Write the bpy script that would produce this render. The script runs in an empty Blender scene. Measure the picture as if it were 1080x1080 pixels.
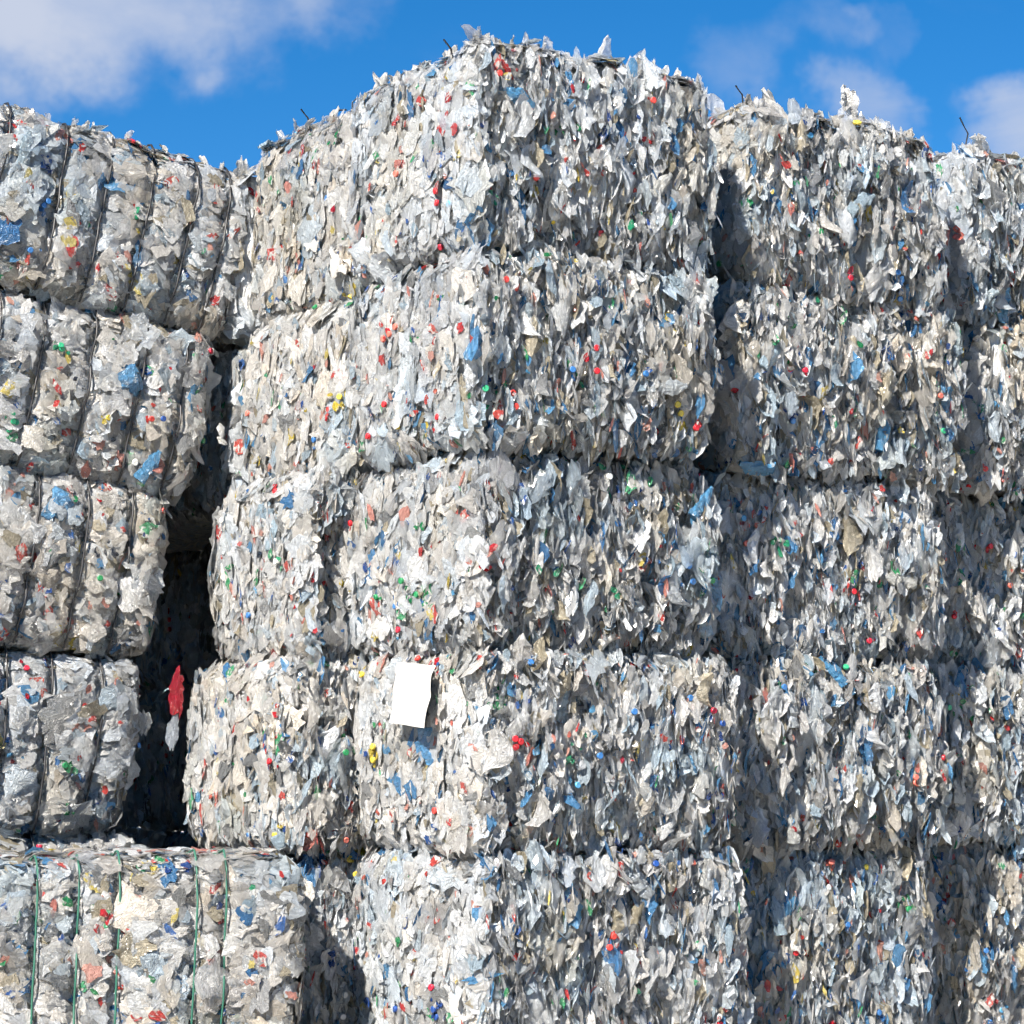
import bpy, math, random
import numpy as np
from mathutils import Vector, Matrix

# ------------------------------------------------------------------ camera, sky, sun, exposure
scene = bpy.context.scene
COL = scene.collection
R = math.radians
random.seed(7)
rng = np.random.default_rng(11)

cam_d = bpy.data.cameras.new('camera')
cam_d.sensor_width = 36.0
cam_d.lens = 86.7
cam_d.clip_start = 0.1
cam_d.clip_end = 3000
cam = bpy.data.objects.new('camera', cam_d)
cam.location = (0, 0, 1.6)
PITCH = R(5.93)
cam.rotation_euler = (R(90) + PITCH, 0, 0)
COL.objects.link(cam)
scene.camera = cam

SUN_AZ = R(-121.0)          # direction towards the sun, seen from above, measured from +X
SUN_EL = R(43.0)
to_sun = Vector((math.cos(SUN_AZ) * math.cos(SUN_EL), math.sin(SUN_AZ) * math.cos(SUN_EL), math.sin(SUN_EL)))

sun_d = bpy.data.lights.new('sun', 'SUN')
sun_d.energy = 5.0
sun_d.angle = R(0.5)
sun_d.color = (1.0, 0.93, 0.82)
sun = bpy.data.objects.new('sun', sun_d)
sun.rotation_euler = to_sun.to_track_quat('Z', 'Y').to_euler()
sun.location = to_sun * 60
COL.objects.link(sun)

def pixel_dir(u, v, f=2600.0):
    x, z = (u - 540) / f, (540 - v) / f
    d = Vector((x, 1, z)); d.normalize()
    return Matrix.Rotation(PITCH, 3, 'X') @ d

world = bpy.data.worlds.new('World')
scene.world = world
world.use_nodes = True
wt = world.node_tree
wt.nodes.clear()
def wn(t, **kw):
    n = wt.nodes.new(t)
    for k, v in kw.items(): setattr(n, k, v)
    return n
def wl(a, b): wt.links.new(a, b)
w_out = wn('ShaderNodeOutputWorld')
w_bg = wn('ShaderNodeBackground')
w_bg.inputs['Strength'].default_value = 0.05
sky = wn('ShaderNodeTexSky', sky_type='NISHITA')
sky.sun_disc = False
sky.sun_elevation = SUN_EL
sky.sun_rotation = R(90) - SUN_AZ
sky.altitude = 1800
sky.air_density = 1.0
sky.dust_density = 0.1
sky.ozone_density = 4.0
hs = wn('ShaderNodeHueSaturation')
hs.inputs['Saturation'].default_value = 1.35
hs.inputs['Value'].default_value = 1.0
wl(sky.outputs[0], hs.inputs['Color'])
tc = wn('ShaderNodeTexCoord')
mp = wn('ShaderNodeMapping')
mp.inputs['Scale'].default_value = (1.0, 1.0, 2.2)
wl(tc.outputs['Generated'], mp.inputs['Vector'])
nz = wn('ShaderNodeTexNoise')
nz.inputs['Scale'].default_value = 9.0
nz.inputs['Detail'].default_value = 7.0
nz.inputs['Roughness'].default_value = 0.52
nz.inputs['Distortion'].default_value = 0.5
wl(mp.outputs[0], nz.inputs['Vector'])
acc = None
# soft clouds standing in view: direction, radius in degrees, weight
CLOUDS = [((-20, -10), 3.8, .46), ((110, -15), 3.2, .38), ((230, -15), 2.8, .36), ((340, -5), 1.8, .22),
          ((0, 110), 2.6, .16), ((880, 5), 1.5, .27), ((955, 22), 1.2, .24), ((1080, 150), 2.0, .31), ((1125, 140), 2.4, .28),
          ((920, 118), 1.5, .36), ((790, 75), 1.7, .24), ((-260, -60), 5, .5), ((1330, 60), 5, .5), ((500, -520), 6, .5)]
dn = wn('ShaderNodeTexNoise')
dn.inputs['Scale'].default_value = 14.0
dn.inputs['Detail'].default_value = 5.0
dn.inputs['Roughness'].default_value = 0.6
wl(tc.outputs['Generated'], dn.inputs['Vector'])
dsub = wn('ShaderNodeVectorMath', operation='SUBTRACT'); dsub.inputs[1].default_value = (.5, .5, .5)
wl(dn.outputs['Color'], dsub.inputs[0])
dscl = wn('ShaderNodeVectorMath', operation='SCALE'); dscl.inputs['Scale'].default_value = 0.085
wl(dsub.outputs[0], dscl.inputs[0])
dadd = wn('ShaderNodeVectorMath', operation='ADD'); wl(tc.outputs['Generated'], dadd.inputs[0]); wl(dscl.outputs[0], dadd.inputs[1])
dnor = wn('ShaderNodeVectorMath', operation='NORMALIZE'); wl(dadd.outputs[0], dnor.inputs[0])
for (px, rad, wgt) in CLOUDS:
    d = pixel_dir(*px)
    dt = wn('ShaderNodeVectorMath', operation='DOT_PRODUCT')
    dt.inputs[1].default_value = d
    wl(dnor.outputs[0], dt.inputs[0])
    mr = wn('ShaderNodeMapRange', interpolation_type='SMOOTHSTEP')
    mr.inputs['From Min'].default_value = math.cos(R(rad))
    mr.inputs['From Max'].default_value = 1.0
    mr.inputs['To Max'].default_value = wgt
    wl(dt.outputs['Value'], mr.inputs['Value'])
    if acc is None: acc = mr.outputs[0]
    else:
        ad = wn('ShaderNodeMath', operation='ADD'); wl(acc, ad.inputs[0]); wl(mr.outputs[0], ad.inputs[1]); acc = ad.outputs[0]
ad = wn('ShaderNodeMath', operation='ADD'); wl(acc, ad.inputs[0]); wl(nz.outputs['Fac'], ad.inputs[1])
cm = wn('ShaderNodeMapRange', interpolation_type='SMOOTHSTEP')
cm.inputs['From Min'].default_value = 0.57
cm.inputs['From Max'].default_value = 1.36
wl(ad.outputs[0], cm.inputs['Value'])
mx = wn('ShaderNodeMix', data_type='RGBA')
wl(cm.outputs[0], mx.inputs['Factor'])
wl(hs.outputs[0], mx.inputs[6])
mx.inputs[7].default_value = (3.9, 4.35, 5.4, 1)
wl(mx.outputs[2], w_bg.inputs['Color'])
wl(w_bg.outputs[0], w_out.inputs[0])

scene.view_settings.view_transform = 'Standard'
scene.view_settings.look = 'None'
scene.view_settings.gamma = 1.0
scene.view_settings.use_curve_mapping = False
scene.view_settings.exposure = 1.55
scene.cycles.max_bounces = 3
scene.cycles.diffuse_bounces = 1
scene.cycles.glossy_bounces = 2
scene.cycles.transmission_bounces = 1
scene.cycles.transparent_max_bounces = 8
scene.cycles.use_adaptive_sampling = True
scene.cycles.adaptive_threshold = 0.045
scene.cycles.adaptive_min_samples = 12
scene.cycles.use_denoising = True
scene.cycles.denoising_input_passes = 'RGB_ALBEDO_NORMAL'
scene.cycles.denoising_prefilter = 'ACCURATE'
scene.cycles.caustics_reflective = False
scene.cycles.caustics_refractive = False

# ------------------------------------------------------------------ materials
def new_mat(name):
    m = bpy.data.materials.new(name); m.use_nodes = True
    return m, m.node_tree, m.node_tree.nodes['Principled BSDF'], m.node_tree.nodes['Material Output']

def film_material(name, source):
    """crumpled plastic film; colour from a mesh attribute ('attr') or from the object's own colour ('object')"""
    m, nt, bsdf, out = new_mat(name)
    N = nt.nodes.new; L = nt.links.new
    if source == 'attr':
        a = N('ShaderNodeAttribute'); a.attribute_name = 'film_colour'
        col = a.outputs['Color']; sel = a.outputs['Alpha']
    else:
        a = N('ShaderNodeObjectInfo')
        col = a.outputs['Color']; sel = a.outputs['Alpha']
    uv = N('ShaderNodeUVMap'); uv.uv_map = 'uv'
    off = N('ShaderNodeVectorMath'); off.operation = 'ADD'
    L(uv.outputs[0], off.inputs[0])
    if source == 'object':
        sc = N('ShaderNodeVectorMath'); sc.operation = 'SCALE'; sc.inputs['Scale'].default_value = 37.0
        cmb = N('ShaderNodeCombineXYZ'); L(a.outputs['Random'], cmb.inputs[0]); L(a.outputs['Random'], cmb.inputs[1])
        L(cmb.outputs[0], sc.inputs[0]); L(sc.outputs[0], off.inputs[1])
    # creases run along the length of the scrap
    mpn = N('ShaderNodeMapping'); mpn.inputs['Scale'].default_value = (62, 26, 1)
    L(off.outputs[0], mpn.inputs['Vector'])
    n1 = N('ShaderNodeTexNoise'); n1.noise_dimensions = '2D'; n1.inputs['Scale'].default_value = 1.0; n1.inputs['Detail'].default_value = 4.0; n1.inputs['Roughness'].default_value = 0.58; n1.inputs['Distortion'].default_value = 0.9
    L(mpn.outputs[0], n1.inputs['Vector'])
    rid = N('ShaderNodeMath'); rid.operation = 'PINGPONG'; rid.inputs[1].default_value = 0.13; L(n1.outputs['Fac'], rid.inputs[0])
    bp = N('ShaderNodeBump'); bp.inputs['Strength'].default_value = 1.0; bp.inputs['Distance'].default_value = 0.05
    L(rid.outputs[0], bp.inputs['Height'])
    # print on some films: alpha below 1 selects it
    mp3 = N('ShaderNodeMapping'); mp3.inputs['Scale'].default_value = (26, 17, 1)
    L(off.outputs[0], mp3.inputs['Vector'])
    n3 = N('ShaderNodeTexNoise'); n3.noise_dimensions = '2D'; n3.inputs['Detail'].default_value = 4; n3.inputs['Scale'].default_value = 1.0
    L(mp3.outputs[0], n3.inputs['Vector'])
    gt = N('ShaderNodeMapRange'); gt.inputs['From Min'].default_value = 0.50; gt.inputs['From Max'].default_value = 0.60
    L(n3.outputs['Fac'], gt.inputs['Value'])
    isp = N('ShaderNodeMath'); isp.operation = 'LESS_THAN'; isp.inputs[1].default_value = 0.5; L(sel, isp.inputs[0])
    pf = N('ShaderNodeMath'); pf.operation = 'MULTIPLY'; L(gt.outputs[0], pf.inputs[0]); L(isp.outputs[0], pf.inputs[1])
    mixp = N('ShaderNodeMix'); mixp.data_type = 'RGBA'
    L(pf.outputs[0], mixp.inputs['Factor']); L(col, mixp.inputs[6]); mixp.inputs[7].default_value = (0.72, 0.72, 0.70, 1)
    # grime
    n4 = N('ShaderNodeTexNoise'); n4.noise_dimensions = '2D'; n4.inputs['Scale'].default_value = 7; n4.inputs['Detail'].default_value = 3
    L(off.outputs[0], n4.inputs['Vector'])
    gr = N('ShaderNodeMapRange'); gr.inputs['From Min'].default_value = 0.45; gr.inputs['From Max'].default_value = 0.75; gr.inputs['To Max'].default_value = 0.28
    L(n4.outputs['Fac'], gr.inputs['Value'])
    mixg = N('ShaderNodeMix'); mixg.data_type = 'RGBA'; mixg.blend_type = 'MULTIPLY'
    L(gr.outputs[0], mixg.inputs['Factor']); L(mixp.outputs[2], mixg.inputs[6]); mixg.inputs[7].default_value = (0.70, 0.66, 0.58, 1)
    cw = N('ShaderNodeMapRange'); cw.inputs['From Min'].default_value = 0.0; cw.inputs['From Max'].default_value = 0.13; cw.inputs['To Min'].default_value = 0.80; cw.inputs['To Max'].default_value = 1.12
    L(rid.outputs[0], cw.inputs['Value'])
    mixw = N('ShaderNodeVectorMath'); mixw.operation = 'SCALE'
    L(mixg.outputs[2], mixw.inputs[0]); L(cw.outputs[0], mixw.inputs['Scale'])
    bsdf.inputs['Roughness'].default_value = 0.20
    bsdf.inputs['Coat Weight'].default_value = 0.6; bsdf.inputs['Coat Roughness'].default_value = 0.10
    bsdf.inputs['Specular IOR Level'].default_value = 0.8
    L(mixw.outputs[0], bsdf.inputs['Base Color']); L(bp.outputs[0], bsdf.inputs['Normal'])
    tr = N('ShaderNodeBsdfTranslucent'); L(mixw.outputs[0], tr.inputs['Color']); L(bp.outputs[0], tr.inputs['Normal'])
    mxs = N('ShaderNodeMixShader'); mxs.inputs[0].default_value = 0.30
    L(bsdf.outputs[0], mxs.inputs[1]); L(tr.outputs[0], mxs.inputs[2])
    # clear films (alpha between print and 1) let part of what lies behind show through
    clr = N('ShaderNodeMapRange'); clr.inputs['From Min'].default_value = 0.98; clr.inputs['From Max'].default_value = 0.6; clr.inputs['To Max'].default_value = 0.50
    L(sel, clr.inputs['Value'])
    nop = N('ShaderNodeMath'); nop.operation = 'SUBTRACT'; nop.inputs[0].default_value = 1.0; L(isp.outputs[0], nop.inputs[1])
    cf = N('ShaderNodeMath'); cf.operation = 'MULTIPLY'; L(clr.outputs[0], cf.inputs[0]); L(nop.outputs[0], cf.inputs[1])
    tp = N('ShaderNodeBsdfTransparent')
    mxt = N('ShaderNodeMixShader'); L(cf.outputs[0], mxt.inputs[0]); L(mxs.outputs[0], mxt.inputs[1]); L(tp.outputs[0], mxt.inputs[2])
    L(mxt.outputs[0], out.inputs['Surface'])
    return m

MAT_STUFF = film_material('crumpled_film', 'attr')
MAT_SCRAP = film_material('film_scrap', 'object')

def core_material():
    m, nt, bsdf, out = new_mat('packed_film')
    N = nt.nodes.new; L = nt.links.new
    t = N('ShaderNodeTexCoord')
    mp_ = N('ShaderNodeMapping'); mp_.inputs['Scale'].default_value = (30, 30, 11); L(t.outputs['Object'], mp_.inputs[0])
    v = N('ShaderNodeTexVoronoi'); v.inputs['Scale'].default_value = 1.0; L(mp_.outputs[0], v.inputs['Vector'])
    cr = N('ShaderNodeValToRGB')
    el = cr.color_ramp.elements
    el[0].position = 0; el[0].color = (.32, .32, .31, 1); el[1].position = 1; el[1].color = (.62, .61, .58, 1)
    for p, c in ((.3, (.46, .48, .50, 1)), (.5, (.52, .50, .46, 1)), (.72, (.36, .43, .52, 1)), (.85, (.6, .58, .54, 1))):
        e = el.new(p); e.color = c
    sp = N('ShaderNodeSeparateColor'); L(v.outputs['Color'], sp.inputs[0]); L(sp.outputs[0], cr.inputs[0])
    L(cr.outputs[0], bsdf.inputs['Base Color'])
    n = N('ShaderNodeTexNoise'); n.inputs['Scale'].default_value = 1.6; n.inputs['Detail'].default_value = 5; L(mp_.outputs[0], n.inputs['Vector'])
    b = N('ShaderNodeBump'); b.inputs['Strength'].default_value = 1; b.inputs['Distance'].default_value = .03; L(n.outputs['Fac'], b.inputs['Height'])
    L(b.outputs[0], bsdf.inputs['Normal']); bsdf.inputs['Roughness'].default_value = .45
    return m
MAT_CORE = core_material()

def plain(name, col, rough=.5, metal=0.0, bump=0.0, bscale=40):
    m, nt, bsdf, out = new_mat(name)
    N = nt.nodes.new; L = nt.links.new
    t = N('ShaderNodeTexCoord')
    n = N('ShaderNodeTexNoise'); n.inputs['Scale'].default_value = bscale; n.inputs['Detail'].default_value = 4; L(t.outputs['Object'], n.inputs['Vector'])
    mixc = N('ShaderNodeMix'); mixc.data_type = 'RGBA'
    mixc.inputs[6].default_value = (*[c * .78 for c in col], 1); mixc.inputs[7].default_value = (*[min(1, c * 1.12) for c in col], 1)
    L(n.outputs['Fac'], mixc.inputs['Factor']); L(mixc.outputs[2], bsdf.inputs['Base Color'])
    bsdf.inputs['Roughness'].default_value = rough; bsdf.inputs['Metallic'].default_value = metal
    if bump:
        b = N('ShaderNodeBump'); b.inputs['Strength'].default_value = bump; b.inputs['Distance'].default_value = .01
        L(n.outputs['Fac'], b.inputs['Height']); L(b.outputs[0], bsdf.inputs['Normal'])
    return m
MAT_WIRE = plain('black_wire', (.018, .018, .02), .45)
MAT_TWINE = plain('green_twine', (.02, .11, .075), .55)
MAT_GREYWIRE = plain('grey_wire', (.10, .10, .10), .4)
MAT_PAPER = plain('white_sheet', (.50, .49, .465), .6, bump=.8, bscale=7)
MAT_RED = plain('red_plastic', (.36, .015, .02), .4)
MAT_GREY = plain('grey_plastic', (.22, .23, .25), .4)
MAT_GROUND = plain('concrete', (.40, .37, .32), .85, bump=.4, bscale=3)
def cap_material():
    m, nt, bsdf, out = new_mat('cap_plastic')
    oi = nt.nodes.new('ShaderNodeObjectInfo')
    n = nt.nodes.new('ShaderNodeTexNoise'); n.inputs['Scale'].default_value = 60
    mxn = nt.nodes.new('ShaderNodeMix'); mxn.data_type = 'RGBA'; mxn.blend_type = 'MULTIPLY'
    mxn.inputs[7].default_value = (.7, .7, .68, 1)
    nt.links.new(n.outputs['Fac'], mxn.inputs['Factor']); nt.links.new(oi.outputs['Color'], mxn.inputs[6])
    nt.links.new(mxn.outputs[2], bsdf.inputs['Base Color'])
    bsdf.inputs['Roughness'].default_value = .35
    return m
MAT_CAP = cap_material()

# ------------------------------------------------------------------ noise in numpy
_tab = np.random.default_rng(5).random(65536).astype(np.float32)
def vnoise(p):
    """value noise in -1..1 for points (n,3)"""
    i = np.floor(p).astype(np.int64); f = p - i
    f = f * f * (3 - 2 * f)
    def h(dx, dy, dz):
        k = (i[:, 0] + dx) * 73856093 ^ (i[:, 1] + dy) * 19349663 ^ (i[:, 2] + dz) * 83492791
        return _tab[k & 65535]
    x, y, z = f[:, 0], f[:, 1], f[:, 2]
    c00 = h(0, 0, 0) * (1 - x) + h(1, 0, 0) * x; c10 = h(0, 1, 0) * (1 - x) + h(1, 1, 0) * x
    c01 = h(0, 0, 1) * (1 - x) + h(1, 0, 1) * x; c11 = h(0, 1, 1) * (1 - x) + h(1, 1, 1) * x
    c0 = c00 * (1 - y) + c10 * y; c1 = c01 * (1 - y) + c11 * y
    return (c0 * (1 - z) + c1 * z) * 2 - 1

# ------------------------------------------------------------------ scraps of film: templates
def template(nx, ny, kind, r):
    """one crumpled scrap: unit width in x, unit length in y, z out of its plane; returns verts, uv"""
    s, t = np.meshgrid(np.linspace(-.5, .5, nx), np.linspace(-.5, .5, ny))
    s = s.ravel().copy(); t = t.ravel().copy()
    # ragged outline
    prof = 1 - .32 * np.abs(t * 2) ** r.uniform(1.5, 4) * r.uniform(.2, 1)
    prof *= 1 + .25 * np.interp(t, np.linspace(-.5, .5, ny), r.uniform(-1, 1, ny))
    edge = np.interp(s, np.linspace(-.5, .5, nx), r.uniform(-1, 1, nx)) * .14
    rs, rt = s.copy(), t.copy()
    s = rs * np.sqrt(1 - 1.7 * rt * rt); t = rt * np.sqrt(1 - 1.5 * rs * rs)
    tear = (np.maximum(np.abs(rs), np.abs(rt)) > .49) * .055
    x = s * prof + tear * r.uniform(-1, 1, s.size) + r.uniform(-.25, .25) * t + r.uniform(-.35, .35) * (t * t - .1)
    y = t * (1 - .3 * (2 * np.abs(s)) ** 2 * r.uniform(0, 1)) + edge * np.abs(t) * 2
    z = np.zeros_like(x)
    nf = 4 if kind == 'crumple' else 3
    for k in range(nf):
        a = r.uniform(-.5, .5) if kind == 'tongue' else r.uniform(0, math.pi)
        dx, dy = math.cos(a), math.sin(a)
        z += r.uniform(-1, 1) * (.42 if kind == 'crumple' else .34) * np.abs(dx * s + dy * t - r.uniform(-.3, .3))
    if kind == 'tongue':
        z += r.uniform(-.2, 1.0) * (t * t) * 1.0 + r.uniform(-.7, .7) * s * s * 1.4
    else:
        z += r.uniform(-.5, .5) * t * t + r.uniform(-.5, .5) * s * s
    z += r.uniform(-1, 1, z.size) * .04
    z -= z.mean()
    v = np.stack([x, y, z], 1)
    return v, np.stack([s, t], 1)

def grid_faces(nx, ny):
    f = []
    for j in range(ny - 1):
        for i in range(nx - 1):
            a = j * nx + i
            f.append((a, a + 1, a + nx + 1, a + nx))
    return np.array(f, dtype=np.int64)

NT = 28
TPL = {}
TPL['tongue'] = [template(3, 6, 'tongue', rng) for _ in range(NT)]
TPL['crumple'] = [template(4, 6, 'crumple', rng) for _ in range(NT)]
TFACES = {'tongue': grid_faces(3, 6), 'crumple': grid_faces(4, 6)}

# film colours (linear): mostly clear-white and grey, some tinted, few saturated
def pick_colours(n, r, tint, pos, whiten=0.0):
    c = np.empty((n, 4), dtype=np.float32)
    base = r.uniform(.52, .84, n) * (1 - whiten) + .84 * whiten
    warm = r.normal(-.056, .035, n) + tint
    c[:, 0] = base * (1 + warm); c[:, 1] = base; c[:, 2] = base * (1 - warm * 1.25)
    c[:, 3] = np.where(r.random(n) < .55, .7, 1.0)
    # batches of like film are pressed together: drifts of bluish, beige and grey
    na = vnoise(pos * 3.3 + 11.7); nb = vnoise(pos * 2.7 + 51.3); nc = vnoise(pos * 4.1 + 91.9)
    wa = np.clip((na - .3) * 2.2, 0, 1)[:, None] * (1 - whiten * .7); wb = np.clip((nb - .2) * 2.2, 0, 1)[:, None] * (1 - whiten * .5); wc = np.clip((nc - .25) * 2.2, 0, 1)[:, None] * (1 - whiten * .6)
    c[:, :3] *= 1 - wa * (1 - np.array([.72, .86, .97])); c[:, :3] *= 1 - wb * (1 - np.array([.93, .87, .77])); c[:, :3] *= 1 - wc * (1 - np.array([.62, .62, .63]))
    k = r.random(n)
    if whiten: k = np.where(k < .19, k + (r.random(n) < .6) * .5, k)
    def setc(m, lo, hi, alpha=1.0):
        q = m.sum()
        if q:
            u = r.random((q, 1))
            c[m, :3] = np.array(lo) * (1 - u) + np.array(hi) * u
            c[m, 3] = alpha
    setc(k < .10, (.30, .40, .49), (.54, .60, .66))               # pale blue film
    setc((k > .10) & (k < .145), (.04, .14, .33), (.12, .32, .56))  # blue film
    setc((k > .145) & (k < .19), (.30, .27, .20), (.50, .45, .35))   # dirty beige film
    setc((k > .19) & (k < .235), (.18, .19, .20), (.30, .31, .32))   # grey film
    setc((k > .235) & (k < .250), (.50, .03, .03), (.60, .12, .10), .2)  # red print
    setc((k > .250) & (k < .262), (.55, .20, .17), (.65, .36, .30))
    setc((k > .262) & (k < .272), (.03, .28, .10), (.10, .42, .22), .2)  # green print
    setc((k > .272) & (k < .278), (.60, .46, .07), (.68, .58, .20), .2)  # yellow print
    setc((k > .278) & (k < .288), (.03, .08, .30), (.05, .16, .45), .2)  # dark blue print
    return c, (k > .235) & (k < .288)

def bright_colours(n, r):
    pal = [(.55, .02, .03), (.60, .06, .05), (.50, .02, .05), (.02, .22, .08), (.03, .32, .16), (.02, .07, .28), (.04, .16, .42),
           (.10, .35, .62), (.62, .48, .06), (.62, .16, .12), (.75, .75, .73), (.03, .04, .06)]
    wts = np.array([5, 4, 2, 3, 3, 3, 4, 2.0, 2.2, 2, 2, .8]); wts /= wts.sum()
    return [pal[i] for i in r.choice(len(pal), n, p=wts)]

# ------------------------------------------------------------------ helpers
def link(o, parent=None):
    COL.objects.link(o)
    if parent is not None: o.parent = parent
    return o

def mesh_from(name, verts, faces, mat, smooth=False, colours=None, uv=None):
    me = bpy.data.meshes.new(name)
    nv, nf = len(verts), len(faces)
    me.vertices.add(nv); me.vertices.foreach_set('co', np.ascontiguousarray(verts, dtype=np.float32).ravel())
    k = faces.shape[1]
    me.loops.add(nf * k); me.loops.foreach_set('vertex_index', faces.astype(np.int32).ravel())
    me.polygons.add(nf)
    me.polygons.foreach_set('loop_start', np.arange(0, nf * k, k, dtype=np.int32))
    me.polygons.foreach_set('loop_total', np.full(nf, k, dtype=np.int32))
    me.update(calc_edges=True)
    me.polygons.foreach_set('use_smooth', np.full(nf, smooth, dtype=bool) if isinstance(smooth, bool) else smooth)
    if colours is not None:
        at = me.attributes.new('film_colour', 'FLOAT_COLOR', 'POINT')
        at.data.foreach_set('color', np.ascontiguousarray(colours, dtype=np.float32).ravel())
    if uv is not None:
        ul = me.uv_layers.new(name='uv')
        ul.data.foreach_set('uv', np.ascontiguousarray(uv[faces.ravel()], dtype=np.float32).ravel())
    me.materials.append(mat)
    me.validate()
    return me

def tube(name, pts, rad, mat, parent, sides=6):
    P = np.array(pts, dtype=float)
    n = len(P)
    T = np.gradient(P, axis=0); T /= np.linalg.norm(T, axis=1, keepdims=True) + 1e-9
    up = np.where(np.abs(T[:, 2:3]) > .9, np.array([[0, 1., 0]]), np.array([[0, 0, 1.]]))
    A = np.cross(T, up); A /= np.linalg.norm(A, axis=1, keepdims=True) + 1e-9
    B = np.cross(T, A)
    V = []
    for k in range(sides):
        an = 2 * math.pi * k / sides
        V.append(P + rad * (math.cos(an) * A + math.sin(an) * B))
    V = np.stack(V, 1).reshape(-1, 3)
    F = [(i * sides + k, i * sides + (k + 1) % sides, (i + 1) * sides + (k + 1) % sides, (i + 1) * sides + k) for i in range(n - 1) for k in range(sides)]
    me = mesh_from(name, V, np.array(F), mat, smooth=True)
    return link(bpy.data.objects.new(name, me), parent)

# shared meshes for the scraps that stand out one by one
BIGF = grid_faces(5, 7)
SCRAP_MESH = {}
for kind in ('tongue', 'crumple'):
    L_ = []
    for i in range(26):
        v, uv = template(5, 7, kind, rng)
        v[:, 0] *= .62
        L_.append(mesh_from('film_scrap', v * .16, BIGF, MAT_SCRAP, smooth=bool(i % 3), uv=uv * np.array([.10, .16])))
    SCRAP_MESH[kind] = L_

def sheet_mesh(r):
    """a hand-to-arm sized piece of film, many small folds"""
    nx, ny = 6, 7
    v, uv = template(nx, ny, 'crumple', r)
    s_, t_ = uv[:, 0], uv[:, 1]
    z = np.zeros(len(v))
    for k in range(9):
        a = r.uniform(0, math.pi)
        z += r.uniform(-1, 1) * .16 * np.abs(math.cos(a) * s_ + math.sin(a) * t_ - r.uniform(-.4, .4))
    v[:, 2] = z - z.mean() + r.uniform(-1, 1, len(v)) * .03 - .25 * (s_ ** 2 + t_ ** 2)
    return mesh_from('film_sheet', v * np.array([.24, .28, .26]), grid_faces(nx, ny), MAT_SCRAP, smooth=True, uv=uv * np.array([.24, .28]))
SHEET_MESH = [sheet_mesh(rng) for _ in range(12)]

def cap_mesh():
    n = 12
    V = []; F = []
    for (r_, z_) in ((.0135, -.006), (.015, .004), (.0135, .0075), (.009, .0065), (.001, .0063)):
        for k in range(n):
            a = 2 * math.pi * k / n
            q = r_ * (1.03 if k % 2 and r_ > .013 else 1)
            V.append((q * math.cos(a), q * math.sin(a), z_))
    for j in range(4):
        for k in range(n):
            F.append((j * n + k, j * n + (k + 1) % n, (j + 1) * n + (k + 1) % n, (j + 1) * n + k))
    return mesh_from('bottle_cap', np.array(V), np.array(F), MAT_CAP, smooth=True)
CAP_MESH = cap_mesh()

def chip_mesh(r):
    """a small torn piece of coloured packaging, a few facets"""
    v, uv = template(3, 4, 'crumple', r)
    v = v * np.array([.040, .062, .05])
    return mesh_from('coloured_scrap', v, grid_faces(3, 4), MAT_SCRAP, smooth=True, uv=uv * np.array([.04, .062]))
CHIP_MESH = [chip_mesh(rng) for _ in range(12)]

def bottle_mesh(r):
    """a crushed drink bottle: base, ribbed dented body, shoulder and neck"""
    n = 10
    prof = [(0, -.115), (.030, -.115), (.034, -.105), (.034, -.06), (.030, -.045), (.034, -.03), (.034, .02), (.031, .035), (.033, .05), (.022, .085), (.013, .10), (.013, .118), (.001, .118)]
    V = []; F = []
    bend = r.uniform(-.5, .5); sq = r.uniform(.3, .6)
    for (q, z) in prof:
        dent = r.uniform(-.012, .012, n)
        for k in range(n):
            a = 2 * math.pi * k / n
            rr = q + (dent[k] if q > .025 else 0)
            V.append((rr * math.cos(a) * 1.25 + bend * (z * z) * 3, rr * math.sin(a) * sq, z))
    for j in range(len(prof) - 1):
        for k in range(n):
            F.append((j * n + k, j * n + (k + 1) % n, (j + 1) * n + (k + 1) % n, (j + 1) * n + k))
    V = np.array(V)
    uv = V[:, [0, 2]] * 1.0
    return mesh_from('crushed_bottle', V, np.array(F), MAT_SCRAP, smooth=False, uv=uv)
BOTTLE_MESH = [bottle_mesh(rng) for _ in range(8)]

# ------------------------------------------------------------------ ground
GZ = -.16
gm = mesh_from('ground', np.array([(-400, -60, GZ), (400, -60, GZ), (400, 900, GZ), (-400, 900, GZ)], dtype=float), np.array([[0, 1, 2, 3]]), MAT_GROUND)
g = link(bpy.data.objects.new('ground', gm)); g['kind'] = 'structure'

# ------------------------------------------------------------------ bales
FACE_N = {'front': (0, -1, 0), 'left': (-1, 0, 0), 'right': (1, 0, 0), 'back': (0, 1, 0), 'top': (0, 0, 1), 'bottom': (0, 0, -1)}

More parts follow.
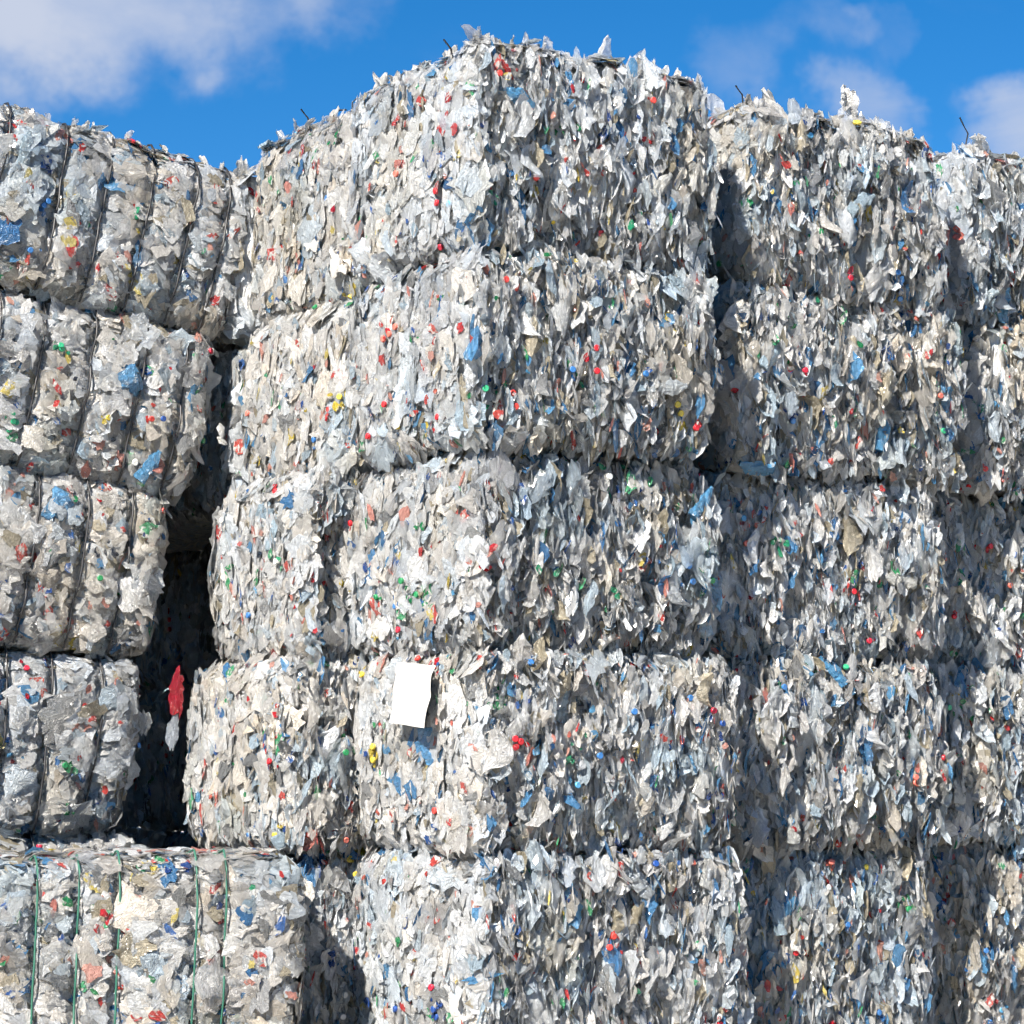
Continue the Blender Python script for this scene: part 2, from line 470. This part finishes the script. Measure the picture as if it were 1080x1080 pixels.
class Bale:
    """local x runs along the front face, y into the bale, z up; box x0..x1, 0..dep, 0..h"""
    def __init__(s, x0, x1, dep, h, seed, straps=(), shear=0.0, rough=1.0, groove=.05, round_=.15, crev=0.):
        s.x0, s.x1, s.dep, s.h = x0, x1, dep, h
        s.seed = seed; s.straps = straps; s.shear = shear; s.rough = rough; s.groove = groove; s.round = round_; s.crev = crev
        s.c = np.array([(x0 + x1) / 2, dep / 2, h / 2]); s.hs = np.array([(x1 - x0) / 2, dep / 2, h / 2])

    def warp(s, p):
        """box-surface points -> lumpy rounded bale surface; returns points, normals"""
        q = p - s.c
        rr = np.array([s.round * .62, s.round * .62, s.round])
        inner = np.clip(q, -(s.hs - rr), s.hs - rr)
        d = (q - inner) / rr
        ln = np.linalg.norm(d, axis=1, keepdims=True) + 1e-9
        nrm = d / ln
        # soften the cube corner direction and put the point on the rounded corner
        out = inner + nrm * rr
        n = nrm
        w = out + s.c + s.seed * 17.31
        side_x = np.where(np.abs(n[:, 0]) > .6, .6, 1.)
        disp = side_x * .045 * s.rough * vnoise(w * np.array([2.6, 2.6, 2.2])) + side_x * .030 * s.rough * vnoise(w * 6.3) + side_x * .014 * s.rough * vnoise(w * 15.0)
        if s.crev:
            cv = np.clip(vnoise(w * np.array([10., 10., 2.6])) - .30, 0, 1) + .7 * np.clip(vnoise(w * np.array([17., 17., 5.]) + 9.1) - .4, 0, 1)
            disp -= s.crev * cv * np.where(np.abs(n[:, 1]) > .6, 1., .30)
        zz = (out[:, 2] / s.hs[2])
        side = 1 - np.abs(n[:, 2])
        disp += side * .055 * (1 - zz * zz)
        if s.straps:
            front = np.clip(-n[:, 1], 0, 1) + np.clip(n[:, 2], 0, 1)
            xs = out[:, 0] + s.c[0]
            dist = np.min(np.abs(xs[:, None] - np.array(s.straps)[None]), axis=1)
            disp += np.clip(front, 0, 1) * s.groove * (np.sqrt(np.clip(dist / .13, 0, 1)) - .55)
        r = out + s.c + n * disp[:, None]
        r[:, 0] += s.shear * (r[:, 2] - s.h / 2)
        return r, n

    def pinch(s, V):
        """press film verts in under the ties"""
        xs = V[..., 0] - s.shear * (V[..., 2] - s.h / 2)
        d = np.min(np.abs(xs[..., None] - np.array(s.straps)), axis=-1)
        k = np.exp(-(d / .030) ** 2) * .040
        frontish = np.clip((.25 - V[..., 1]) / .2, 0, 1)
        V[..., 1] += k * frontish
        V[..., 2] -= k * (1 - frontish) * (V[..., 2] > s.h * .8)
        return V

    def face_points(s, face, n, r, margin=.0):
        a = r.random(n); b = r.random(n)
        X = s.x0 + (s.x1 - s.x0) * a
        if face in ('front', 'back'):
            p = np.stack([X, np.full(n, 0. if face == 'front' else s.dep), s.h * b], 1)
        elif face in ('left', 'right'):
            p = np.stack([np.full(n, s.x0 if face == 'left' else s.x1), s.dep * a, s.h * b], 1)
        else:
            p = np.stack([X, s.dep * b, np.full(n, s.h if face == 'top' else 0.)], 1)
        return p

    def area(s, face):
        w = s.x1 - s.x0
        return {'front': w * s.h, 'back': w * s.h, 'left': s.dep * s.h, 'right': s.dep * s.h, 'top': w * s.dep, 'bottom': w * s.dep}[face]

def unit(a):
    return a / (np.linalg.norm(a, axis=1, keepdims=True) + 1e-9)

def flake_frames(n_vec, style, r):
    """axes for scraps: width axis, length axis, own normal"""
    n = len(n_vec)
    up = np.tile(np.array([[0, 0, 1.]]), (n, 1))
    flat_top = np.abs(n_vec[:, 2]) > .75
    up[flat_top] = np.array([1., 0, 0])
    e = unit(np.cross(up, n_vec))
    if style == 'cut':
        ang = r.uniform(R(5), R(66), n) * r.choice([-1, 1], n)
        fn = n_vec * np.cos(ang)[:, None] + e * np.sin(ang)[:, None]
        tilt = r.normal(0, .26, n)[:, None]
        fn = unit(fn + up * r.normal(0.05, .25, n)[:, None])
        ln = up + e * tilt + n_vec * r.normal(0, .18, n)[:, None]
    else:
        sg = .105 if style == 'flat' else .14
        fn = unit(n_vec + e * r.normal(0, sg, n)[:, None] + up * r.normal(0, sg, n)[:, None])
        th = r.uniform(0, 2 * math.pi, n) if style == 'wrap' else r.normal(0, .9, n)
        ln = up * np.cos(th)[:, None] + e * np.sin(th)[:, None]
    ln = unit(ln - fn * np.sum(ln * fn, axis=1, keepdims=True))
    wd = np.cross(ln, fn)
    return wd, ln, fn

def make_core(b, mat, parent):
    """closed lumpy body of pressed film under the scraps"""
    V = []; F = []; base = 0
    st = .06 if b.straps else .075
    for face in FACE_N:
        if face in ('front', 'back'): la, lb = b.x1 - b.x0, b.h
        elif face in ('left', 'right'): la, lb = b.dep, b.h
        else: la, lb = b.x1 - b.x0, b.dep
        na, nb = max(3, int(la / st)), max(3, int(lb / st))
        A, B = np.meshgrid(np.linspace(0, 1, na + 1), np.linspace(0, 1, nb + 1)); A = A.ravel(); B = B.ravel()
        n = len(A); X = b.x0 + (b.x1 - b.x0) * A
        if face in ('front', 'back'): p = np.stack([X, np.full(n, 0. if face == 'front' else b.dep), b.h * B], 1)
        elif face in ('left', 'right'): p = np.stack([np.full(n, b.x0 if face == 'left' else b.x1), b.dep * A, b.h * B], 1)
        else: p = np.stack([X, b.dep * B, np.full(n, b.h if face == 'top' else 0.)], 1)
        w, nn = b.warp(p)
        w = w - nn * .028
        if b.straps: w = b.pinch(w)
        V.append(w)
        F.append(grid_faces(na + 1, nb + 1) + base); base += n
    me = mesh_from('packed_film', np.concatenate(V), np.concatenate(F), mat, smooth=True)
    o = link(bpy.data.objects.new('packed_film', me), parent)
    o['kind'] = 'stuff'
    return o

def scatter(b, spec, r, tint):
    """small scraps over the named faces, as arrays"""
    VV = []; CC = []; UU = []; FF = []; SS = []; base = 0
    jobs = []
    for face, (style, dens) in spec.items():
        jobs.append((face, style, dens))
        if style == 'flat' and face == 'left': jobs.append((face, 'cut', dens * .12))
        if style == 'wrap': jobs.append((face, 'flat', dens * .5))
    for face, style, dens in jobs:
        n = int(b.area(face) * dens)
        if n < 1: continue
        p, nn = b.warp(b.face_points(face, n, r))
        wd, ln, fn = flake_frames(nn, style, r)
        kind = 'tongue' if style == 'cut' else 'crumple'
        if style == 'cut':
            W = .024 + .075 * r.random(n) ** 2; Ln = .07 + .17 * r.random(n) ** 1.6; offs = r.uniform(-.028, .020, n)
        elif style == 'flat':
            W = .045 + .14 * r.random(n) ** 1.6; Ln = .06 + .18 * r.random(n) ** 1.6; offs = r.uniform(-.012, .010, n)
        else:
            W = .06 + .16 * r.random(n) ** 1.6; Ln = .08 + .20 * r.random(n) ** 1.6; offs = r.uniform(-.014, .008, n)
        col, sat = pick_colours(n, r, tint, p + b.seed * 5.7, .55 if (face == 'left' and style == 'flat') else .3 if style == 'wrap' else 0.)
        W = W * b.size; Ln = Ln * b.size; col[:, :3] *= b.bright
        W = np.where(sat, W * .6, W); Ln = np.where(sat, Ln * .6, Ln); offs = np.where(sat, offs + .012, offs)
        c = p + nn * offs[:, None]
        ti = r.integers(0, NT, n)
        T = np.stack([TPL[kind][i][0] for i in ti]); U = np.stack([TPL[kind][i][1] for i in ti])
        zs = np.minimum(W, Ln) * (1.0 if style == 'cut' else .22 if style == 'flat' else .26)
        P = c[:, None, :] + T[:, :, 0:1] * (W[:, None, None] * wd[:, None, :]) + T[:, :, 1:2] * (Ln[:, None, None] * ln[:, None, :]) + T[:, :, 2:3] * (zs[:, None, None] * fn[:, None, :])
        if b.straps: P = b.pinch(P)
        VV.append(P.reshape(-1, 3))
        m_ = T.shape[1]
        FF.append((TFACES[kind][None] + (np.arange(n) * m_)[:, None, None] + base).reshape(-1, 4)); base += n * m_
        SS.append(np.repeat(r.random(n) < .6, len(TFACES[kind])))
        CC.append(np.repeat(col, T.shape[1], axis=0))
        uvs = U * np.stack([W, Ln], 1)[:, None, :] + r.uniform(0, 40, (n, 1, 2))
        UU.append(uvs.reshape(-1, 2))
    V = np.concatenate(VV); C = np.concatenate(CC); U = np.concatenate(UU)
    F = np.concatenate(FF)
    return V, F, C, U, np.concatenate(SS)

def place_parts(b, parent, spec, r, tint, count, caps, bottles):
    faces = [f for f in spec if spec[f][1] > 120]
    if not faces: return
    ar = np.array([b.area(f) * spec[f][1] for f in faces]); ar /= ar.sum()
    def frame_obj(name, me, p, wd, ln, fn, sc):
        o = bpy.data.objects.new(name, me)
        M = Matrix(((wd[0], ln[0], fn[0], p[0]), (wd[1], ln[1], fn[1], p[1]), (wd[2], ln[2], fn[2], p[2]), (0, 0, 0, 1)))
        o.matrix_local = M @ Matrix.Diagonal((sc[0], sc[1], sc[2], 1))
        link(o, parent)
        o.matrix_parent_inverse = Matrix.Identity(4)
        return o
    def near_tie(q):
        return bool(b.straps) and min(abs(q[0] - b.shear * (q[2] - b.h / 2) - sx) for sx in b.straps) < .055
    for f, share in zip(faces, ar):
        style = spec[f][0]
        n = int(count * share)
        p, nn = b.warp(b.face_points(f, n, r))
        wd, ln, fn = flake_frames(nn, style, r)
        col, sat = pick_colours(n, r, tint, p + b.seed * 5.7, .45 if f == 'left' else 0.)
        kind = 'tongue' if style == 'cut' else 'crumple'
        offs = r.uniform(-.008, .028, n) if style == 'cut' else r.uniform(-.008, .014, n)
        for i in range(n):
            s0 = r.uniform(.7, 1.45) if style == 'cut' else r.uniform(.75, 1.6)
            if sat[i]: s0 *= .6
            if near_tie(p[i]): continue
            sw = s0 * r.uniform(.75, 1.2) * (.85 if style == 'cut' else 1.35)
            o = frame_obj('film_scrap', SCRAP_MESH[kind][r.integers(0, 26)], p[i] + nn[i] * offs[i], wd[i], ln[i], fn[i], (sw, s0, s0 * (1 if style == 'cut' else .36 if f == 'left' else .5)))
            o.color = tuple(float(x) for x in col[i])
        n = int(22 * share)
        p, nn = b.warp(b.face_points(f, n, r))
        wd, ln, fn = flake_frames(nn, 'cut' if style == 'cut' else 'flat', r)
        col, sat = pick_colours(n, r, tint, p + b.seed * 5.7, .3)
        for i in range(n):
            if near_tie(p[i]): continue
            m_ = nn[i] * .8 + fn[i] * .35; m_ /= np.linalg.norm(m_)
            l_ = ln[i] - m_ * ln[i].dot(m_); l_ /= np.linalg.norm(l_); w_ = np.cross(l_, m_)
            s0 = r.uniform(.75, 1.35) * (.55 if sat[i] else 1)
            o = frame_obj('film_sheet', SHEET_MESH[r.integers(0, 12)], p[i] + nn[i] * .006, w_, l_, m_, (s0 * (.62 if style == 'cut' else 1), s0, s0 * (.5 if f == 'left' else .8)))
            o.color = (*[float(x) for x in col[i][:3]], float(col[i][3]))
        # caps and coloured chips
        n = int(caps * share)
        q = b.face_points(f, n, r)
        cols = bright_colours(n, r)
        for i in range(1, n):                     # torn pieces of one wrapper stay near each other
            if r.random() < .5:
                j = int(r.integers(max(0, i - 6), i))
                q[i] = np.clip(q[j] + r.normal(0, .045, 3) * (np.array(FACE_N[f]) == 0), [b.x0, 0, 0], [b.x1, b.dep, b.h]); cols[i] = cols[j]
        p, nn = b.warp(q)
        wd, ln, fn = flake_frames(nn, 'flat', r)
        for i in range(n):
            if near_tie(p[i]): continue
            if r.random() < .18:
                o = frame_obj('bottle_cap', CAP_MESH, p[i] + nn[i] * r.uniform(.012, .035), wd[i], ln[i], fn[i], (1.25, 1.25, 1.25))
            else:
                s0 = r.uniform(.4, 1.1)
                o = frame_obj('coloured_scrap', CHIP_MESH[r.integers(0, 12)], p[i] + nn[i] * r.uniform(.008, .034), wd[i], ln[i], fn[i], (s0, s0 * r.uniform(.7, 1.2), s0))
            o.color = (*cols[i], .2 if r.random() < .35 else 1)
        n = int(round(bottles * share))
        if n:
            p, nn = b.warp(b.face_points(f, n, r))
            wd, ln, fn = flake_frames(nn, 'flat', r)
            for i in range(n):
                if near_tie(p[i]): continue
                o = frame_obj('crushed_bottle', BOTTLE_MESH[r.integers(0, 8)], p[i] + nn[i] * .012, wd[i], fn[i], ln[i], (1, 1, 1))
                o.color = random.choice([(.50, .55, .60, 1), (.62, .63, .62, 1), (.10, .32, .58, 1), (.55, .56, .55, 1), (.40, .52, .62, 1)])

def strap_path(b, sx, r, z_lo=-.02, over=.35, lift=.064):
    """a tie running up the front face and over the top"""
    pts = []
    zs = np.linspace(.02, b.h - .02, 26)
    P = np.stack([np.full(26, sx), np.zeros(26), zs], 1)
    Q = np.stack([np.full(8, sx), np.linspace(.03, over, 8), np.full(8, b.h)], 1)
    w, n = b.warp(np.concatenate([P, Q]))
    w = b.pinch(w + n * lift)
    w[:, 0] += np.convolve(r.normal(0, .004, len(w)), np.ones(5) / 5, 'same')
    return w

BALES = []
def make_bale(name_label, corner, yaw, z0, x0, x1, dep, h, spec, seed, group, tint=.03, tilt=0., straps=(), strap_mat=None, strap_rad=.006,
              shear=0., rough=1., groove=.05, parts=170, caps=100, bottles=4, lean=0., crev=.23, round_=.15):
    r = np.random.default_rng(1000 + seed)
    if z0 < .1:
        h += z0 - GZ; z0 = GZ + .005
    root = bpy.data.objects.new('plastic_bale', None)
    root.empty_display_size = .3
    root.matrix_world = Matrix.Translation((corner[0], corner[1], z0)) @ Matrix.Rotation(yaw, 4, 'Z') @ Matrix.Rotation(tilt, 4, 'Y') @ Matrix.Rotation(lean, 4, 'X')
    link(root)
    root['label'] = name_label; root['category'] = 'plastic bale'; root['group'] = group
    b = Bale(x0, x1, dep, h, seed, straps, shear, rough, groove, round_, 0. if straps else crev)
    make_core(b, MAT_CORE, root)
    tint = tint + float(r.normal(0, .016))
    b.size = float(r.uniform(.74, 1.06)); b.bright = float(r.uniform(.94, 1.04))
    V, F, C, U, S = scatter(b, spec, r, tint)
    o = link(bpy.data.objects.new('crumpled_film', mesh_from('crumpled_film', V, F, MAT_STUFF, colours=C, uv=U, smooth=S)), root)
    o['kind'] = 'stuff'
    place_parts(b, root, spec, r, tint, parts, caps, bottles)
    if z0 > 4.2:                                  # loose film standing up along the top edges
        n = 46
        p = b.face_points('top', n, r)
        e = r.random(n) < .6
        p[e, 1] = r.uniform(0, .12, e.sum()); p[~e, 0] = x0 + r.uniform(0, .12, (~e).sum())
        p, nn = b.warp(p)
        for i in range(n):
            a_ = r.uniform(0, 6.28)
            o_ = bpy.data.objects.new('film_scrap', SCRAP_MESH['tongue'][r.integers(0, 26)])
            k_ = r.uniform(.4, .8) if r.random() < .9 else r.uniform(1.0, 1.5)
            o_.matrix_local = Matrix.Translation(Vector(p[i]) + Vector((0, 0, .03 * k_))) @ Matrix.Rotation(a_, 4, 'Z') @ Matrix.Rotation(R(90) + r.normal(0, .5), 4, 'X') @ Matrix.Diagonal((k_ * .8, k_, k_, 1))
            link(o_, root)
            v_ = r.uniform(.6, .86)
            o_.color = (v_, v_ * .985, v_ * .95, .7 if r.random() < .5 else 1.)
    for sx in straps:
        tube('tie_wire' if strap_mat is not MAT_TWINE else 'tie_twine', strap_path(b, sx, r), strap_rad, strap_mat, root)
    BALES.append((root, b))
    return root, b

A0 = R(31)
def axes(a): return Vector((math.cos(a), math.sin(a))), Vector((-math.sin(a), math.cos(a)))
ORD = ['top', 'second from top', 'middle', 'second from bottom', 'bottom']
TOPD = 500

# --- tall middle stack, nearest corner to the camera
er, el = axes(A0)
C0 = Vector((-.18, 13.3))
c_dx = [-.02, -.06, .02, .01, .02]; c_lr = [1.60, 1.53, 1.55, 1.64, 1.68]; c_out = [.0, .05, -.03, .02, .03]
HT = 1.112
mid_lab = ['top bale of the tallest stack, highest against the blue sky', 'second bale down in the tall middle stack, bright left side',
           'middle bale of the tall middle stack, third from the top', 'bale of the middle stack with a white sheet hanging on it',
           'bottom bale of the tall middle stack, right of the dark recess']
for t in range(5):
    k = C0 + er * c_dx[t] - el * c_out[t]
    spec = {'front': ('cut', 1120), 'left': ('flat', 640), 'right': ('cut', 200), 'top': ('flat', 600 if t == 0 else 90)}
    r_, b_ = make_bale(mid_lab[t], k, A0 + R([.6, -.8, 0, .5, 0][t]), HT * (4 - t), 0, c_lr[t], 1.43, HT + (.07 if t == 0 else .02), spec, 10 + t, 'bales of the tall middle stack', tint=.035)
    if t == 0: C_TOP = (r_, b_)
    if t == 3: C_SHEET = (r_, b_)

# --- stack behind it on the left, its bright side runs on from the middle stack
B0 = C0 + el * 1.47
b_p = [.0, .04, .28, .40, .30]
b_lab = ['top bale left of the tallest bale, bright and sloping away', 'bale left of the middle stack beside the dark hole, second tier',
         'bale left of the middle stack, third tier, with shaded front strip', 'bale beside the red wrapper in the dark gap, left of the middle stack',
         'bottom bale half hidden behind the green-twined bale']
for t in range(5):
    k = B0 - er * b_p[t]
    spec = {'front': ('cut', 1080), 'left': ('flat', 640), 'right': ('cut', 60), 'top': ('flat', 600 if t == 0 else 90)}
    make_bale(b_lab[t], k, A0 + R([0, 1, -1, 0, 1][t]), HT * (4 - t) * [.985, .99, 1, 1, 1][t], 0, 1.5, 1.38, HT + (.09 if t == 0 else .02), spec, 20 + t, 'bales behind the middle stack', tint=.04)

# --- third stack along that side, in the shadow of the left stack
G0 = C0 + el * 2.92
g_lab = ['shaded bale in the gap beside the top strapped bale', 'shaded bale in the dark gap, second tier', 'bale deep in the dark gap, third tier',
         'bale deep in the dark gap, behind the red wrapper', 'bottom bale at the foot of the dark gap']
for t in range(5):
    k = G0 + er * [-.10, -.02, .85, .90, .90][t]
    spec = {'front': ('cut', 80), 'left': ('flat', 320), 'top': ('flat', 60)}
    make_bale(g_lab[t], k, A0, HT * (4 - t) * .98, 0, 1.5, 2.2 if t < 2 else 1.3, HT, spec, 30 + t, 'bales in the dark gap', tint=.02, parts=90, caps=30, bottles=3)

# --- bales added behind to close the gap against the sky, so it stays dark
HID = 'bale added to keep the back of the left gap dark'
def hidden(k, yaw, z, x0, x1, dep, seed, left=True, tilt=0., front=False):
    make_bale(HID, k, yaw, z, x0, x1, dep, HT, {'front' if front else 'left' if left else 'right': ('flat', 160), 'top': ('flat', 20)}, seed, 'bales added to darken the left gap', tint=.02, tilt=tilt, parts=30, caps=12, bottles=1)
for t in range(3):
    hidden(G0 + er * .9 + el * 1.33, A0, HT * (2 - t), 0, 1.5, 1.4, 80 + t)
    hidden(G0 + er * .9 + el * 2.76, A0, HT * (2 - t), 0, 1.5, 1.5, 84 + t)
    hidden(Vector((-5.0, 18.55)), R(38), HT * (2 - t), 0, 2.8, 1.0, 96 + t, front=True)  # end wall of added bales, shuts off sky light from the back
hidden(G0 - er * .2 + el * 2.22, A0, HT * 3 * .97, 0, 1.6, 2.0, 88)  # added as a roof over the gap, keeps sky light out

# --- left stack with black wires, leaning to the right
AL = R(35)
ea, _ = axes(AL)
A_P = Vector((-3.09, 14.9))
a_end = [1.52, 1.27, 1.0, .84, .85]
a_z = [4.54, 3.42, 2.33, 1.20, .06]
a_tilt = [7.5, 6.0, 4.2, 2.2, 0]
a_str = [(.22 - .0, .52, .82, 1.12, 1.36), (.12, .46, .80, 1.10), (.13, .46, .76), (-.02, .28, .60), (.2, .6)]
a_lab = ['top bale of the left stack, tied with five black wires', 'second bale down in the black-wired left stack', 'third bale down in the black-wired left stack, beside the dark gap',
         'lowest visible bale of the black-wired left stack, beside the red wrapper', 'bottom bale of the left stack, hidden behind the green-twined bale']
for t in range(5):
    spec = {'front': ('wrap', 420), 'right': ('wrap', 420), 'top': ('flat', 560 if t == 0 else 90)}
    make_bale(a_lab[t], A_P, AL, a_z[t], -.95, a_end[t], 1.5, 1.12, spec, 40 + t, 'black-wired bales of the left stack', tint=.03, tilt=R(a_tilt[t]),
              caps=120, straps=a_str[t] + (-.18, -.5, -.8), strap_mat=MAT_WIRE, strap_rad=.0075, shear=.07, rough=.85, groove=.034, round_=.19)

_, eab = axes(AL)
for t in range(1, 5):
    hidden(A_P + eab * 1.54, AL, a_z[t] - .04, -.95, a_end[t] - .06, 2.1, 90 + t, left=False, tilt=R(a_tilt[t]))  # added row behind the left stack, blocks light from the gap

# --- low bale in front on the left, tied with green twine
spec = {'front': ('wrap', 460), 'right': ('wrap', 500), 'left': ('flat', 200), 'top': ('flat', 700)}
make_bale('low front bale at bottom left tied with green twine', Vector((-1.20, 13.74)), R(18), 0, -2.35, 0, 1.05, 1.09, spec, 51, 'green-twined bale',
          tint=.06, straps=(-.40, -.56, -.98, -1.20, -1.42, -1.75, -2.05), strap_mat=MAT_TWINE, strap_rad=.006, shear=.03, rough=.7, groove=.03)

# --- right stack
AD = R(32)
ed, eld = axes(AD)
d_lr = [1.52, 1.78, 1.68, 1.6, 1.45]
d_gap = [.42, .42, .24, .22, .20]; d_back = [.24, .22, .30, .25, .29]
D_C = [C0 + er * (c_dx[t] + c_lr[t] + d_gap[t]) + el * d_back[t] for t in range(5)]
HD = 1.116
d_lab = ['top bale of the stack right of the tallest one', 'second bale down, right of the deep black slot', 'middle bale of the second stack from the right',
         'second bale up in the stack right of the middle one', 'bottom bale of the second stack from the right']
for t in range(5):
    k = D_C[t]
    spec = {'front': ('cut', 1120), 'left': ('flat', 600), 'right': ('cut', 150), 'top': ('flat', 600 if t == 0 else 90)}
    make_bale(d_lab[t], k, AD + R([0, .7, -.5, 0, .5][t]), HD * (4 - t), 0, d_lr[t], 1.43, HD + .02, spec, 60 + t, 'bales of the right stack', tint=.015)

# --- far right stack, cut by the picture's edge
AE = R(32)
e_gap = [.42, .30, .22, .20, .22]
ee, ele = axes(AE)
HE = 1.122
e_lab = ['top bale of the rightmost stack under the small cloud', 'second bale down at the right edge of the picture', 'middle bale of the rightmost stack',
         'second bale up in the rightmost stack', 'bottom bale of the rightmost stack']
for t in range(5):
    k = D_C[t] + ed * (d_lr[t] + e_gap[t]) + eld * [.22, .20, .30, .27, .30][t]
    spec = {'front': ('cut', 1120), 'left': ('flat', 600), 'top': ('flat', 600 if t == 0 else 90)}
    make_bale(e_lab[t], k, AE + R([0, -1, .5, 0, 0][t]), HE * (4 - t), 0, 1.6, 1.4, HE + .01, spec, 70 + t, 'bales of the rightmost stack', tint=.015)

# ------------------------------------------------------------------ single things
def tag(o, label, cat, group=None):
    o['label'] = label; o['category'] = cat
    if group: o['group'] = group
    return o

def local_obj(name, V, F, mat, bale_root, smooth=True):
    """mesh given in a bale's own frame, set down in the world as a thing of its own"""
    V = np.array(V, dtype=float)
    c = V.mean(0); c[2] = V[:, 2].min()
    o = bpy.data.objects.new(name, mesh_from(name, V - c, np.array(F), mat, smooth=smooth))
    link(o)
    o.matrix_world = bale_root.matrix_world @ Matrix.Translation(Vector(c))
    return o

# white sheet hanging on the left side of the middle stack
ns, nt_ = 13, 15
root, b = C_SHEET
Vs = []
for j in range(nt_):
    for i in range(ns):
        u_, v_ = i / (ns - 1), j / (nt_ - 1)
        y = .30 + .43 * u_ + .035 * (1 - v_) * (u_ - .3)
        z = 1.06 - .34 * (1 - v_) + .05 * u_ * 0 - .035 * (1 - u_) * 1 + .02
        xo = -.125 - .016 * math.sin(u_ * 5 + 1) * (1 - .4 * v_) - .055 * (1 - v_) ** 2 * (1 - .6 * u_) - .012 * abs(math.sin(v_ * 6.3 + u_ * 1.5)) + .03 * max(0, v_ - .85) * 4
        Vs.append((xo, y, z))
Fr = grid_faces(ns, nt_)
V2 = np.array(Vs); nb_ = len(V2)
back = V2 + np.array([.0015, 0, 0])
Fb = Fr[:, ::-1] + nb_
local_obj_sheet = local_obj('white_sheet', np.concatenate([V2, back]), np.concatenate([Fr, Fb]), MAT_PAPER, root)
tag(local_obj_sheet, 'blank white rectangular sheet hanging on the middle stack', 'sheet')

# bent ends of baling wire standing up from the top bales
def wire_end(bale, x, y, pts):
    root, b = bale
    p, n = b.warp(np.array([[x, y, b.h]]))
    o = tube('wire_end', [p[0] + np.array(q) for q in pts], .0055, MAT_WIRE, root, 5)
top = {r_['label']: (r_, b_) for r_, b_ in BALES}
Dt, Et, Bt, At = top[d_lab[0]], top[e_lab[0]], top[b_lab[0]], top[a_lab[0]]
wire_end(Et, .12, .10, [(0, 0, -.05), (.0, 0, .05), (.02, 0, .12), (-.03, 0, .19), (-.05, 0, .22)])
wire_end(Dt, .06, .10, [(0, 0, -.04), (-.01, 0, .07), (-.06, 0, .12)])
wire_end(Bt, .06, .45, [(0, 0, -.04), (.01, 0, .05), (.05, 0, .09), (.1, 0, .10)])
wire_end(Bt, .05, .70, [(0, 0, -.04), (-.02, 0, .06), (-.07, 0, .11)])
wire_end(Bt, .08, .22, [(0, 0, -.04), (0, 0, .10), (.03, 0, .13), (.09, 0, .11)])
wire_end(C_TOP, .05, .35, [(0, 0, -.04), (-.02, 0, .05), (-.07, 0, .10)])

# twisted tuft of film on the top bale of the right stack
root, b = Dt
for i, (dx, dz, sc_, rz) in enumerate(((0, .05, 1.2, .3), (.02, .11, 1.1, 1.4), (-.03, .16, .9, 2.4), (-.05, .20, .7, .8))):
    p, n = b.warp(np.array([[.92 + dx, .12, b.h]]))
    o = bpy.data.objects.new('film_scrap', SCRAP_MESH['tongue'][i * 5])
    o.matrix_local = Matrix.Translation(Vector(p[0]) + Vector((0, 0, dz))) @ Matrix.Rotation(rz, 4, 'Z') @ Matrix.Rotation(R(78), 4, 'X') @ Matrix.Rotation(R(14), 4, 'Z') @ Matrix.Diagonal((sc_, sc_, sc_, 1))
    link(o, root); o.color = (.80, .80, .80, 1)

# pale oval scrap and white pieces caught at the right end of the left stack
root, b = top[a_lab[3]]
o = link(bpy.data.objects.new('film_scrap', SCRAP_MESH['crumple'][4]), root)
o.matrix_local = Matrix.Translation((.93, -.02, .72)) @ Matrix.Rotation(R(90), 4, 'X') @ Matrix.Diagonal((1.0, .95, .35, 1))
o.color = (.42, .44, .46, 1)
root, b = top[a_lab[1]]
for (x, z, k_, rz) in ((1.43, .50, 1.7, .2), (1.44, .43, 1.3, 1.1)):
    o = link(bpy.data.objects.new('coloured_scrap', CHIP_MESH[3]), root)
    o.matrix_local = Matrix.Translation((x, -.02, z)) @ Matrix.Rotation(R(90), 4, 'X') @ Matrix.Rotation(rz, 4, 'Z') @ Matrix.Diagonal((k_, k_, k_, 1))
    o.color = (.82, .82, .80, 1)

# torn red wrapper with a pale end hanging in the dark gap
def hanging(name, w, l, z0, mat, parent, seed):
    rr_ = np.random.default_rng(seed)
    v, uv = template(6, 10, 'crumple', rr_)
    v = v * np.array([w, l, w * 1.3]); v = np.stack([v[:, 0], v[:, 2], v[:, 1] + z0], 1)
    F = grid_faces(6, 10)
    nb = len(v)
    V = np.concatenate([v, v + np.array([0, .002, 0])])
    o = link(bpy.data.objects.new(name, mesh_from(name, V, np.concatenate([F, F[:, ::-1] + nb]), mat, smooth=True, uv=np.concatenate([uv, uv]) * np.array([w, l]))), parent)
    return o
bt = link(bpy.data.objects.new('torn_wrapper', None))
bt.location = (-2.13, 15.48, 1.72); bt.rotation_euler = (0, R(5), R(15))
o = hanging('red_film', .10, .30, .34, MAT_SCRAP, bt, 3); o.color = (.36, .010, .018, 1)
o = hanging('clear_film', .085, .26, .12, MAT_SCRAP, bt, 8); o.color = (.36, .40, .46, 1)
tag(bt, 'torn red wrapper with a pale lower end hanging in the dark gap', 'wrapper')
